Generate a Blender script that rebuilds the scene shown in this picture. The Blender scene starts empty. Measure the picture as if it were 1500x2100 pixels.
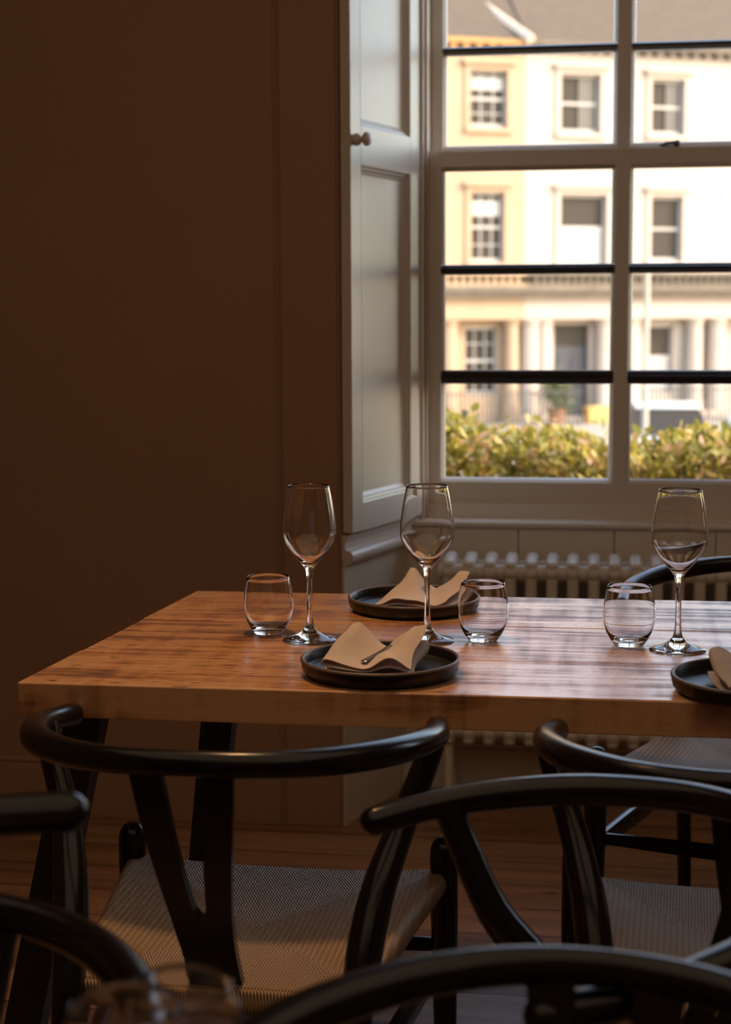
import bpy, bmesh, math, random
from mathutils import Vector, Matrix
random.seed(7)
S = bpy.context.scene
COL = S.collection
PI = math.pi

# ------------------------------------------------------------------ camera
YAW, PITCH, ROLL = math.radians(8.25), math.atan2(410, 3300), math.radians(0.3)
fw = Vector((-math.sin(YAW)*math.cos(PITCH), math.cos(YAW)*math.cos(PITCH), -math.sin(PITCH)))
rt = Vector((math.cos(YAW), math.sin(YAW), 0)); up = rt.cross(fw)
rt2 = rt*math.cos(ROLL) - up*math.sin(ROLL); up2 = up*math.cos(ROLL) + rt*math.sin(ROLL)
cd = bpy.data.cameras.new('camera'); cam = bpy.data.objects.new('camera', cd); COL.objects.link(cam)
M = Matrix((rt2, up2, -fw)).transposed().to_4x4(); M.translation = Vector((0, 0, 1.25)); cam.matrix_world = M
cd.sensor_fit = 'VERTICAL'; cd.sensor_height = 36.0; cd.lens = 36.0*3300/2100
cd.clip_start = 0.05; cd.clip_end = 400
cd.dof.use_dof = True; cd.dof.focus_distance = 2.45; cd.dof.aperture_fstop = 5.0
S.camera = cam

# ------------------------------------------------------------------ light and exposure
w = bpy.data.worlds.new('world'); S.world = w; w.use_nodes = True
nt = w.node_tree; nt.nodes.clear()
sky = nt.nodes.new('ShaderNodeTexSky'); sky.sky_type = 'NISHITA'; sky.sun_disc = False
sky.sun_elevation = math.radians(32); sky.sun_rotation = math.radians(100); sky.air_density = 1.0; sky.dust_density = 1.5
bg = nt.nodes.new('ShaderNodeBackground'); bg.inputs['Strength'].default_value = 0.88
wo = nt.nodes.new('ShaderNodeOutputWorld')
wb = nt.nodes.new('ShaderNodeMix'); wb.data_type = 'RGBA'; wb.blend_type = 'MULTIPLY'; wb.inputs['Factor'].default_value = 1.0
wb.inputs['B'].default_value = (1.0, 0.91, 0.83, 1)
nt.links.new(sky.outputs[0], wb.inputs['A']); nt.links.new(wb.outputs['Result'], bg.inputs[0]); nt.links.new(bg.outputs[0], wo.inputs[0])

def light(name, kind, loc, energy, color, **kw):
    d = bpy.data.lights.new(name, kind); d.energy = energy; d.color = color
    for k, v in kw.items(): setattr(d, k, v)
    o = bpy.data.objects.new(name, d); o.location = loc; COL.objects.link(o); return o
sun = light('sun', 'SUN', (20, 0, 20), 2.7, (1.0, 0.88, 0.70), angle=math.radians(0.6))
sun.rotation_euler = Vector((0.90, -0.16, 0.50)).to_track_quat('Z', 'Y').to_euler()
# warm pendant over the set table (above the frame) and a broad unseen ceiling fill, added to brighten the room
light('pendant_light', 'SPOT', (-0.50, 2.33, 1.95), 26.0, (1.0, 0.55, 0.24), shadow_soft_size=0.06, spot_size=math.radians(74), spot_blend=0.7)
light('room_fill', 'AREA', (0.3, 0.2, 3.15), 25.0, (1.0, 0.72, 0.48), size=5.0)
S.view_settings.view_transform = 'Standard'; S.view_settings.look = 'None'
S.view_settings.gamma = 1.0; S.view_settings.use_curve_mapping = False
S.view_settings.exposure = 0.3
S.cycles.use_denoising = True
S.cycles.max_bounces = 14; S.cycles.transparent_max_bounces = 24
S.cycles.diffuse_bounces = 5; S.cycles.glossy_bounces = 5; S.cycles.transmission_bounces = 12
S.cycles.caustics_reflective = False; S.cycles.caustics_refractive = False
S.cycles.sample_clamp_indirect = 4.0

# ------------------------------------------------------------------ helpers
def tag(o, label=None, cat=None, group=None, kind=None):
    if label: o['label'] = label
    if cat: o['category'] = cat
    if group: o['group'] = group
    if kind: o['kind'] = kind
    return o
def empty(name, loc=(0, 0, 0), rz=0.0):
    o = bpy.data.objects.new(name, None); o.location = loc; o.rotation_euler = (0, 0, rz)
    o.empty_display_size = 0.1; COL.objects.link(o); return o
def obj(name, bm, mat, parent=None, smooth=True, auto=0.6, loc=None):
    me = bpy.data.meshes.new(name); bmesh.ops.recalc_face_normals(bm, faces=bm.faces)
    for f in bm.faces: f.smooth = smooth
    if smooth:
        for e in bm.edges:
            if len(e.link_faces) == 2 and e.calc_face_angle(0) > auto: e.smooth = False
    bm.to_mesh(me); bm.free(); me.materials.append(mat)
    o = bpy.data.objects.new(name, me); COL.objects.link(o)
    if parent: o.parent = parent
    if loc: o.location = loc
    return o
def copy_tree(o, parent=None):
    c = o.copy(); COL.objects.link(c); c.parent = parent
    for ch in list(o.children): copy_tree(ch, c)
    return c
def box(bm, x0, x1, y0, y1, z0, z1, bev=0.0, seg=2):
    vs = [bm.verts.new(p) for p in ((x0,y0,z0),(x1,y0,z0),(x1,y1,z0),(x0,y1,z0),(x0,y0,z1),(x1,y0,z1),(x1,y1,z1),(x0,y1,z1))]
    fs = [bm.faces.new([vs[i] for i in q]) for q in ((0,3,2,1),(4,5,6,7),(0,1,5,4),(1,2,6,5),(2,3,7,6),(3,0,4,7))]
    if bev > 0:
        es = list({e for f in fs for e in f.edges})
        bmesh.ops.bevel(bm, geom=es, offset=bev, segments=seg, profile=0.5, affect='EDGES')
    return vs
def prism(bm, poly, z0, z1, f=None):
    """poly in XY extruded in Z (f maps (x,y,z) to a point)"""
    f = f or (lambda x, y, z: (x, y, z))
    a = [bm.verts.new(f(x, y, z0)) for x, y in poly]; b = [bm.verts.new(f(x, y, z1)) for x, y in poly]
    n = len(poly)
    bm.faces.new(a[::-1]); bm.faces.new(b)
    for i in range(n): bm.faces.new((a[i], a[(i+1) % n], b[(i+1) % n], b[i]))
def lathe(bm, prof, n=48, cap0=True, cap1=True, T=None):
    T = T or (lambda v: v)
    rings = []
    for r, z in prof:
        if r < 1e-6: rings.append([bm.verts.new(T(Vector((0, 0, z))))])
        else: rings.append([bm.verts.new(T(Vector((r*math.cos(2*PI*i/n), r*math.sin(2*PI*i/n), z)))) for i in range(n)])
    for a, b in zip(rings[:-1], rings[1:]):
        for i in range(n):
            j = (i+1) % n
            if len(a) == 1 and len(b) == 1: continue
            if len(a) == 1: bm.faces.new((a[0], b[j], b[i]))
            elif len(b) == 1: bm.faces.new((a[i], a[j], b[0]))
            else: bm.faces.new((a[i], a[j], b[j], b[i]))
    if cap0 and len(rings[0]) > 1: bm.faces.new(rings[0][::-1])
    if cap1 and len(rings[-1]) > 1: bm.faces.new(rings[-1])
def smooth_pts(pts, k=6):
    pts = [Vector(p) for p in pts]
    P = [2*pts[0]-pts[1]] + pts + [2*pts[-1]-pts[-2]]; out = []
    for i in range(1, len(P)-2):
        a, b, c, d = P[i-1], P[i], P[i+1], P[i+2]
        for j in range(k):
            t = j/k
            out.append(0.5*(2*b + (c-a)*t + (2*a-5*b+4*c-d)*t*t + (-a+3*b-3*c+d)*t**3))
    out.append(pts[-1]); return out
def sweep(bm, pts, rad, n=14, upv=Vector((0, 0, 1)), round_ends=True, power=2.0):
    """elliptic tube along pts; rad = list of (side, up) radii"""
    pts = [Vector(p) for p in pts]; m = len(pts)
    P, Rr, Tt = [], [], []
    for i in range(m):
        t = (pts[min(i+1, m-1)]-pts[max(i-1, 0)]).normalized()
        P.append(pts[i]); Rr.append(rad[i]); Tt.append(t)
    if round_ends:
        def ends(p, r, t, sgn):
            L = max(r); o = []
            for a in (15, 35, 55, 75):
                a = math.radians(a); o.append((p + t*sgn*L*math.sin(a), (r[0]*math.cos(a), r[1]*math.cos(a)), t))
            return o
        e0 = ends(P[0], Rr[0], Tt[0], -1)[::-1]; e1 = ends(P[-1], Rr[-1], Tt[-1], 1)
        P = [e[0] for e in e0]+P+[e[0] for e in e1]; Rr = [e[1] for e in e0]+Rr+[e[1] for e in e1]; Tt = [e[2] for e in e0]+Tt+[e[2] for e in e1]
    rings = []
    for p, r, t in zip(P, Rr, Tt):
        s = t.cross(upv)
        s = s.normalized() if s.length > 1e-4 else Vector((1, 0, 0)); u = s.cross(t).normalized()
        ring = []
        for i in range(n):
            a = 2*PI*i/n; ca, sa = math.cos(a), math.sin(a)
            q = 2.0/power
            ring.append(bm.verts.new(p + s*(r[0]*math.copysign(abs(ca)**q, ca)) + u*(r[1]*math.copysign(abs(sa)**q, sa))))
        rings.append(ring)
    for a, b in zip(rings[:-1], rings[1:]):
        for i in range(n):
            j = (i+1) % n; bm.faces.new((a[i], a[j], b[j], b[i]))
    bm.faces.new(rings[0][::-1]); bm.faces.new(rings[-1])

# ------------------------------------------------------------------ materials
def mat(name, col, rough=0.5, metal=0.0, spec=0.5, noise=None, bump=None, coat=0.0):
    """noise=(scale, amount, (sx,sy,sz)) colour variation; bump=(scale, strength, dist, (sx,sy,sz))"""
    m = bpy.data.materials.new(name); m.use_nodes = True; t = m.node_tree; b = t.nodes['Principled BSDF']
    b.inputs['Base Color'].default_value = (*col, 1); b.inputs['Roughness'].default_value = rough
    b.inputs['Metallic'].default_value = metal; b.inputs['Specular IOR Level'].default_value = spec
    b.inputs['Coat Weight'].default_value = coat; b.inputs['Coat Roughness'].default_value = 0.16
    tc = t.nodes.new('ShaderNodeTexCoord')
    if noise:
        sc, am, st = noise
        mp = t.nodes.new('ShaderNodeMapping'); mp.inputs['Scale'].default_value = st
        nz = t.nodes.new('ShaderNodeTexNoise'); nz.inputs['Scale'].default_value = sc; nz.inputs['Detail'].default_value = 6
        mx = t.nodes.new('ShaderNodeMix'); mx.data_type = 'RGBA'
        mx.inputs['A'].default_value = (*[c*(1-am) for c in col], 1); mx.inputs['B'].default_value = (*[min(1, c*(1+am)) for c in col], 1)
        t.links.new(tc.outputs['Object'], mp.inputs[0]); t.links.new(mp.outputs[0], nz.inputs[0])
        t.links.new(nz.outputs[0], mx.inputs['Factor']); t.links.new(mx.outputs['Result'], b.inputs['Base Color'])
    if bump:
        sc, stg, dist, st = bump
        mp = t.nodes.new('ShaderNodeMapping'); mp.inputs['Scale'].default_value = st
        nz = t.nodes.new('ShaderNodeTexNoise'); nz.inputs['Scale'].default_value = sc; nz.inputs['Detail'].default_value = 4
        bp = t.nodes.new('ShaderNodeBump'); bp.inputs['Strength'].default_value = stg; bp.inputs['Distance'].default_value = dist
        t.links.new(tc.outputs['Object'], mp.inputs[0]); t.links.new(mp.outputs[0], nz.inputs[0])
        t.links.new(nz.outputs[0], bp.inputs['Height']); t.links.new(bp.outputs[0], b.inputs['Normal'])
    return m
def N(t, kind, **kw):
    n = t.nodes.new(kind)
    for k, v in kw.items():
        if k in n.inputs: n.inputs[k].default_value = v
        else: setattr(n, k, v)
    return n
def math_node(t, op, a, b=None, c=None):
    n = t.nodes.new('ShaderNodeMath'); n.operation = op
    for i, v in enumerate((a, b, c)):
        if v is None: continue
        if isinstance(v, (int, float)): n.inputs[i].default_value = v
        else: t.links.new(v, n.inputs[i])
    return n.outputs[0]
def ramp(t, fac, stops):
    r = t.nodes.new('ShaderNodeValToRGB'); e = r.color_ramp.elements
    while len(e) < len(stops): e.new(0.5)
    for el, (p, c) in zip(e, stops): el.position = p; el.color = (*c, 1) if len(c) == 3 else c
    t.links.new(fac, r.inputs[0]); return r.outputs[0]

M_wall = mat('wall_paint', (0.37, 0.225, 0.14), 0.75, noise=(3, 0.06, (1, 1, 1)), bump=(180, 0.15, 0.002, (1, 1, 1)))
M_ceiling = mat('ceiling_paint', (0.5, 0.42, 0.33), 0.8)
M_joinery = mat('joinery_paint', (0.74, 0.69, 0.61), 0.36, noise=(4, 0.05, (1, 1, 0.3)), bump=(14, 0.25, 0.004, (1, 1, 0.12)))
M_shutter = mat('shutter_paint', (0.68, 0.62, 0.53), 0.34, noise=(4, 0.05, (1, 1, 0.2)), bump=(12, 0.30, 0.004, (1.5, 1.5, 0.10)))
M_bar = mat('black_bar_paint', (0.022, 0.020, 0.022), 0.30, bump=(20, 0.2, 0.003, (1, 1, 1)))
M_radiator = mat('radiator_enamel', (0.76, 0.72, 0.64), 0.38, bump=(60, 0.1, 0.002, (1, 1, 1)))
M_black = mat('black_chair_lacquer', (0.006, 0.0055, 0.006), 0.22, spec=0.5, coat=0.0, noise=(30, 0.3, (1, 1, 0.15)), bump=(70, 0.12, 0.001, (1, 1, 0.2)))
M_iron = mat('black_table_leg', (0.008, 0.008, 0.009), 0.45)
M_plate = mat('black_stoneware', (0.007, 0.0065, 0.008), 0.38, noise=(60, 0.3, (1, 1, 1)), bump=(90, 0.35, 0.002, (1, 1, 1)))
M_platerim = mat('bare_clay_rim', (0.10, 0.068, 0.05), 0.45, noise=(80, 0.3, (1, 1, 1)))
M_metal = mat('brushed_steel', (0.55, 0.55, 0.56), 0.24, metal=1.0)
M_fastener = mat('sash_fastener_metal', (0.16, 0.13, 0.11), 0.4, metal=0.6)

def make_linen():
    m = mat('linen', (0.50, 0.40, 0.31), 0.9); t = m.node_tree; b = t.nodes['Principled BSDF']
    tc = N(t, 'ShaderNodeTexCoord')
    n1 = N(t, 'ShaderNodeTexNoise', Scale=9.0, Detail=5.0); t.links.new(tc.outputs['Object'], n1.inputs[0])
    c = ramp(t, n1.outputs[0], [(0.3, (0.60, 0.52, 0.47)), (0.7, (0.82, 0.74, 0.69))]); t.links.new(c, b.inputs['Base Color'])
    w1 = N(t, 'ShaderNodeTexWave', Scale=260.0, Distortion=1.5); t.links.new(tc.outputs['Object'], w1.inputs[0])
    n2 = N(t, 'ShaderNodeTexNoise', Scale=45.0, Detail=4.0); t.links.new(tc.outputs['Object'], n2.inputs[0])
    h = math_node(t, 'ADD', math_node(t, 'MULTIPLY', w1.outputs[1], 0.25), n2.outputs[0])
    bp = N(t, 'ShaderNodeBump', Strength=0.5, Distance=0.002); t.links.new(h, bp.inputs['Height']); t.links.new(bp.outputs[0], b.inputs['Normal'])
    tr = N(t, 'ShaderNodeBsdfTranslucent', Color=(0.75, 0.42, 0.18, 1)); mx = N(t, 'ShaderNodeMixShader', Fac=0.22)
    t.links.new(b.outputs[0], mx.inputs[1]); t.links.new(tr.outputs[0], mx.inputs[2])
    t.links.new(mx.outputs[0], t.nodes['Material Output'].inputs[0]); return m
M_linen = make_linen()

def make_glass():
    m = bpy.data.materials.new('clear_glass'); m.use_nodes = True; b = m.node_tree.nodes['Principled BSDF']
    b.inputs['Transmission Weight'].default_value = 1.0; b.inputs['Roughness'].default_value = 0.0
    b.inputs['IOR'].default_value = 1.48; b.inputs['Base Color'].default_value = (0.99, 0.98, 0.97, 1); return m
M_glass = make_glass()
def make_pane():
    m = bpy.data.materials.new('window_glass'); m.use_nodes = True; t = m.node_tree; t.nodes.clear()
    tr = N(t, 'ShaderNodeBsdfTransparent', Color=(0.97, 0.97, 0.95, 1)); gl = N(t, 'ShaderNodeBsdfGlossy', Roughness=0.02)
    fr = N(t, 'ShaderNodeFresnel', IOR=1.45); mx = N(t, 'ShaderNodeMixShader')
    tc = N(t, 'ShaderNodeTexCoord'); nz = N(t, 'ShaderNodeTexNoise', Scale=9.0); bp = N(t, 'ShaderNodeBump', Strength=0.2, Distance=0.01)
    t.links.new(tc.outputs['Object'], nz.inputs[0]); t.links.new(nz.outputs[0], bp.inputs['Height']); t.links.new(bp.outputs[0], gl.inputs['Normal'])
    o = N(t, 'ShaderNodeOutputMaterial')
    t.links.new(fr.outputs[0], mx.inputs[0]); t.links.new(tr.outputs[0], mx.inputs[1]); t.links.new(gl.outputs[0], mx.inputs[2]); t.links.new(mx.outputs[0], o.inputs[0]); return m
M_pane = make_pane()

def make_wood(name, dark, mid, lite, rough=(0.28, 0.5), knots=True, grain=1.0, saw=0.5, spec=0.5):
    m = mat(name, mid, 0.4, spec=spec); t = m.node_tree; b = t.nodes['Principled BSDF']
    tc = N(t, 'ShaderNodeTexCoord')
    mp = N(t, 'ShaderNodeMapping', Scale=(1.2*grain, 26*grain, 10*grain)); t.links.new(tc.outputs['Object'], mp.inputs[0])
    g = N(t, 'ShaderNodeTexNoise', Scale=2.2, Detail=8.0, Roughness=0.62, Distortion=0.5); t.links.new(mp.outputs[0], g.inputs[0])
    mp2 = N(t, 'ShaderNodeMapping', Scale=(4.5, 11, 5), Rotation=(0, 0, 0.12)); t.links.new(tc.outputs['Object'], mp2.inputs[0])
    pch = N(t, 'ShaderNodeTexNoise', Scale=1.0, Detail=3.0); t.links.new(mp2.outputs[0], pch.inputs[0])
    # saw marks run across the boards
    mp3 = N(t, 'ShaderNodeMapping', Scale=(26, 2.6, 1), Rotation=(0, 0, math.radians(9))); t.links.new(tc.outputs['Object'], mp3.inputs[0])
    sw = N(t, 'ShaderNodeTexNoise', Scale=1.6, Detail=3.0); t.links.new(mp3.outputs[0], sw.inputs[0])
    f = math_node(t, 'ADD', math_node(t, 'MULTIPLY', g.outputs[0], 0.62), math_node(t, 'MULTIPLY', pch.outputs[0], 0.38))
    f = math_node(t, 'ADD', f, math_node(t, 'MULTIPLY', math_node(t, 'SUBTRACT', sw.outputs[0], 0.5), 0.35*saw))
    c = ramp(t, f, [(0.41, dark), (0.49, mid), (0.57, lite)])
    col = c
    if knots:
        mp4 = N(t, 'ShaderNodeMapping', Scale=(2.2, 7, 3)); t.links.new(tc.outputs['Object'], mp4.inputs[0])
        v = N(t, 'ShaderNodeTexVoronoi', Scale=2.1, Randomness=1.0); t.links.new(mp4.outputs[0], v.inputs[0])
        kf = ramp(t, v.outputs['Distance'], [(0.03, (0.22, 0.14, 0.09)), (0.13, (1, 1, 1))])
        mx = N(t, 'ShaderNodeMix', data_type='RGBA', blend_type='MULTIPLY'); mx.inputs['Factor'].default_value = 0.8
        t.links.new(c, mx.inputs['A']); t.links.new(kf, mx.inputs['B']); col = mx.outputs['Result']
        # short dark flecks in the grain
        mp5 = N(t, 'ShaderNodeMapping', Scale=(22, 190, 60)); t.links.new(tc.outputs['Object'], mp5.inputs[0])
        v2 = N(t, 'ShaderNodeTexNoise', Scale=1.0, Detail=1.0); t.links.new(mp5.outputs[0], v2.inputs[0])
        ff = ramp(t, v2.outputs[0], [(0.32, (0.22, 0.14, 0.09)), (0.37, (1, 1, 1))])
        mx2 = N(t, 'ShaderNodeMix', data_type='RGBA', blend_type='MULTIPLY'); gn = N(t, 'ShaderNodeNewGeometry'); sn = N(t, 'ShaderNodeSeparateXYZ'); t.links.new(gn.outputs['True Normal'], sn.inputs[0]); t.links.new(math_node(t, 'GREATER_THAN', sn.outputs[2], 0.5), mx2.inputs['Factor'])
        t.links.new(col, mx2.inputs['A']); t.links.new(ff, mx2.inputs['B']); col = mx2.outputs['Result']
    t.links.new(col, b.inputs['Base Color'])
    rr = ramp(t, f, [(0.40, (rough[1],)*3), (0.58, (rough[0],)*3)]); t.links.new(rr, b.inputs['Roughness'])
    if saw: t.links.new(ramp(t, f, [(0.40, (0.12,)*3), (0.56, (0.85,)*3)]), b.inputs['Coat Weight'])
    bp = N(t, 'ShaderNodeBump', Strength=0.35, Distance=0.002); t.links.new(f, bp.inputs['Height']); t.links.new(bp.outputs[0], b.inputs['Normal'])
    return m
M_table = make_wood('pine_tabletop', (0.19, 0.080, 0.032), (0.50, 0.235, 0.098), (0.70, 0.40, 0.20), rough=(0.20, 0.50), saw=0.7, spec=0.8)
M_table.node_tree.nodes['Principled BSDF'].inputs['Coat Roughness'].default_value = 0.24

def make_floor():
    m = mat('pine_floorboards', (0.3, 0.15, 0.07), 0.36); t = m.node_tree; b = t.nodes['Principled BSDF']
    tc = N(t, 'ShaderNodeTexCoord'); sp = N(t, 'ShaderNodeSeparateXYZ'); t.links.new(tc.outputs['Object'], sp.inputs[0])
    yb = math_node(t, 'DIVIDE', math_node(t, 'ADD', sp.outputs[1], 0.06), 0.145)
    fr = math_node(t, 'FRACT', yb); fl = math_node(t, 'FLOOR', yb)
    wn = N(t, 'ShaderNodeTexWhiteNoise', noise_dimensions='1D'); t.links.new(fl, wn.inputs['W'])
    cx = N(t, 'ShaderNodeCombineXYZ'); t.links.new(math_node(t, 'ADD', sp.outputs[0], math_node(t, 'MULTIPLY', wn.outputs[0], 9.0)), cx.inputs[0])
    t.links.new(math_node(t, 'MULTIPLY', sp.outputs[1], 16.0), cx.inputs[1])
    g = N(t, 'ShaderNodeTexNoise', Scale=1.8, Detail=8.0, Roughness=0.6, Distortion=0.4); t.links.new(cx.outputs[0], g.inputs[0])
    f = math_node(t, 'ADD', math_node(t, 'MULTIPLY', g.outputs[0], 0.75), math_node(t, 'MULTIPLY', wn.outputs[0], 0.25))
    c = ramp(t, f, [(0.28, (0.16, 0.075, 0.034)), (0.48, (0.30, 0.155, 0.075)), (0.68, (0.42, 0.24, 0.125))])
    gap = math_node(t, 'LESS_THAN', math_node(t, 'ABSOLUTE', math_node(t, 'SUBTRACT', fr, 0.5)), 0.483)
    mp4 = N(t, 'ShaderNodeMapping', Scale=(2.4, 6, 1)); t.links.new(tc.outputs['Object'], mp4.inputs[0])
    v = N(t, 'ShaderNodeTexVoronoi', Scale=1.9); t.links.new(mp4.outputs[0], v.inputs[0])
    kf = ramp(t, v.outputs['Distance'], [(0.04, (0.25, 0.17, 0.12)), (0.12, (1, 1, 1))])
    mx = N(t, 'ShaderNodeMix', data_type='RGBA', blend_type='MULTIPLY'); mx.inputs['Factor'].default_value = 1.0
    t.links.new(c, mx.inputs['A']); t.links.new(kf, mx.inputs['B'])
    m2 = N(t, 'ShaderNodeMix', data_type='RGBA'); m2.inputs['A'].default_value = (0.02, 0.012, 0.008, 1)
    t.links.new(gap, m2.inputs['Factor']); t.links.new(mx.outputs['Result'], m2.inputs['B']); t.links.new(m2.outputs['Result'], b.inputs['Base Color'])
    h = math_node(t, 'ADD', math_node(t, 'MULTIPLY', gap, 1.0), math_node(t, 'MULTIPLY', f, 0.25))
    bp = N(t, 'ShaderNodeBump', Strength=0.5, Distance=0.003); t.links.new(h, bp.inputs['Height']); t.links.new(bp.outputs[0], b.inputs['Normal'])
    return m
M_floor = make_floor()

SEAT_YC, SEAT_H = 0.345, 0.205
def make_cord():
    m = mat('woven_paper_cord', (0.50, 0.37, 0.24), 0.45, spec=0.8); t = m.node_tree; b = t.nodes['Principled BSDF']
    tc = N(t, 'ShaderNodeTexCoord'); sp = N(t, 'ShaderNodeSeparateXYZ'); t.links.new(tc.outputs['Object'], sp.inputs[0])
    x, y = sp.outputs[0], sp.outputs[1]
    ay = math_node(t, 'SUBTRACT', math_node(t, 'ABSOLUTE', math_node(t, 'SUBTRACT', y, SEAT_YC)), 0.012)
    ax = math_node(t, 'ABSOLUTE', x)
    front = math_node(t, 'GREATER_THAN', ay, math_node(t, 'MULTIPLY', ax, 0.93))
    def cords(v, o):   # rounded cords with a twist
        ph = math_node(t, 'MULTIPLY', v, PI/0.0042)
        tw = math_node(t, 'SINE', math_node(t, 'ADD', math_node(t, 'MULTIPLY', o, 2*PI/0.008), math_node(t, 'MULTIPLY', ph, 2.0)))
        return math_node(t, 'ADD', math_node(t, 'ABSOLUTE', math_node(t, 'SINE', ph)), math_node(t, 'MULTIPLY', tw, 0.6))
    h = N(t, 'ShaderNodeMix', data_type='FLOAT'); t.links.new(front, h.inputs['Factor'])
    t.links.new(cords(y, x), h.inputs['A']); t.links.new(cords(x, y), h.inputs['B'])
    bp = N(t, 'ShaderNodeBump', Strength=1.0, Distance=0.0022); t.links.new(h.outputs['Result'], bp.inputs['Height']); t.links.new(bp.outputs[0], b.inputs['Normal'])
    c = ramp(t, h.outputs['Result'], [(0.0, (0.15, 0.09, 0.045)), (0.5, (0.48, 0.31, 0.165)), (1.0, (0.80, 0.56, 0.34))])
    t.links.new(c, b.inputs['Base Color']); return m
M_cord = make_cord()

# ------------------------------------------------------------------ the room
WX0, WX1, WY0, WZ = -3.2, 4.2, -3.4, 3.2
WC = 0.2975                      # window centre
bm = bmesh.new(); box(bm, WX0-0.2, WX1+0.2, WY0-0.2, 4.5, -0.15, 0.0)
tag(obj('floor', bm, M_floor, smooth=False), kind='structure')
bm = bmesh.new(); box(bm, WX0-0.2, WX1+0.2, WY0-0.2, 4.5, WZ, WZ+0.2)
tag(obj('ceiling', bm, M_ceiling, smooth=False), kind='structure')
def mir(x): return 2*WC - x
bm = bmesh.new()
L = [(WX0, 3.77), (-0.606, 3.77), (-0.485, 4.17), (-0.4465, 4.17), (-0.4465, 4.5), (WX0, 4.5)]
prism(bm, L, 0, WZ)
# the right pier holds a second, equal window further along
prism(bm, [(mir(-0.606), 3.77), (mir(-0.485), 4.17), (mir(-0.4465), 4.17), (mir(-0.4465), 4.5), (1.95, 4.5), (1.95, 3.77)][::-1], 0, WZ)
box(bm, 3.55, WX1, 3.77, 4.5, 0, WZ)
box(bm, 1.95, 3.55, 4.14, 4.5, 0, 0.69); box(bm, 1.95, 3.55, 3.77, 4.5, 2.85, WZ)
prism(bm, [(-0.606+0.121*0.925, 4.14), (mir(-0.606+0.121*0.925), 4.14), (mir(-0.4465), 4.5), (-0.4465, 4.5)], 0, 0.69)
prism(bm, [(-0.606, 3.77), (mir(-0.606), 3.77), (mir(-0.4465), 4.17), (mir(-0.4465), 4.5), (-0.4465, 4.5), (-0.4465, 4.17)], 2.86, WZ)
tag(obj('wall_back', bm, M_wall, smooth=False), kind='structure')
bm = bmesh.new(); box(bm, WX0-0.2, WX0, WY0, 4.5, 0, WZ); tag(obj('wall_left', bm, M_wall, smooth=False), kind='structure')
bm = bmesh.new(); box(bm, WX1, WX1+0.2, WY0, 4.5, 0, WZ); tag(obj('wall_right', bm, M_wall, smooth=False), kind='structure')
bm = bmesh.new(); box(bm, WX0-0.2, WX1+0.2, WY0-0.2, WY0, 0, WZ); tag(obj('wall_front', bm, M_wall, smooth=False), kind='structure')
# skirting on the left stretch, thin architrave board beside the window with a quirk groove
bm = bmesh.new(); box(bm, WX0, -1.30, 3.752, 3.77, 0.004, 0.135, 0.003); box(bm, WX0, -1.30, 3.757, 3.77, 0.135, 0.150, 0.005)
tag(obj('baseboard_left', bm, M_wall, smooth=False), kind='structure')
bm = bmesh.new()
box(bm, -0.745, -0.612, 3.762, 3.772, 0.0, WZ, 0.002)
sweep(bm, [(-0.757, 3.770, 0), (-0.757, 3.770, WZ)], [(0.004, 0.004)]*2, n=8, upv=Vector((0, 1, 0)), round_ends=False)
tag(obj('trim_1', bm, M_wall, smooth=False), kind='structure')

# splay coordinates: s along the splay from the room edge, o out of the face, z up
SP0 = Vector((-0.606, 3.77)); SPD = Vector((0.121, 0.40)).normalized(); SPN = Vector((SPD.y, -SPD.x)); SPL = 0.418
def splay(s, o, z, right=False):
    p = SP0 + SPD*s + SPN*o; x = mir(p.x) if right else p.x
    return Vector((x, p.y, z))
def sbox(bm, s0, s1, o0, o1, z0, z1, right=False, bev=0.0):
    vs = box(bm, s0, s1, o0, o1, z0, z1, bev)
    return vs
def to_splay(bm, right=False):
    for v in bm.verts: v.co = splay(v.co.x, v.co.y, v.co.z, right)
def profile_run(bm, prof, s0, s1):
    """closed (o,z) profile run along s"""
    a = [bm.verts.new((s0, o, z)) for o, z in prof]; b = [bm.verts.new((s1, o, z)) for o, z in prof]; n = len(prof)
    for i in range(n): bm.faces.new((a[i], a[(i+1) % n], b[(i+1) % n], b[i]))
    bm.faces.new(a[::-1]); bm.faces.new(b)
for right in (False, True):
    bm = bmesh.new()
    box(bm, 0.004, SPL, 0.0, 0.006, 0.0, 0.66)
    profile_run(bm, [(0, 0.640), (0.012, 0.646), (0.024, 0.652), (0.030, 0.662), (0.030, 0.672), (0.024, 0.680), (0.008, 0.684), (0.008, 0.702),
                     (0.013, 0.705), (0.013, 0.709), (0.017, 0.711), (0.018, 0.719), (0, 0.719)], 0.004, SPL)
    to_splay(bm, right)
    tag(obj('trim_3' if right else 'trim_2', bm, M_shutter, smooth=True, auto=0.9), kind='structure')

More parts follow.
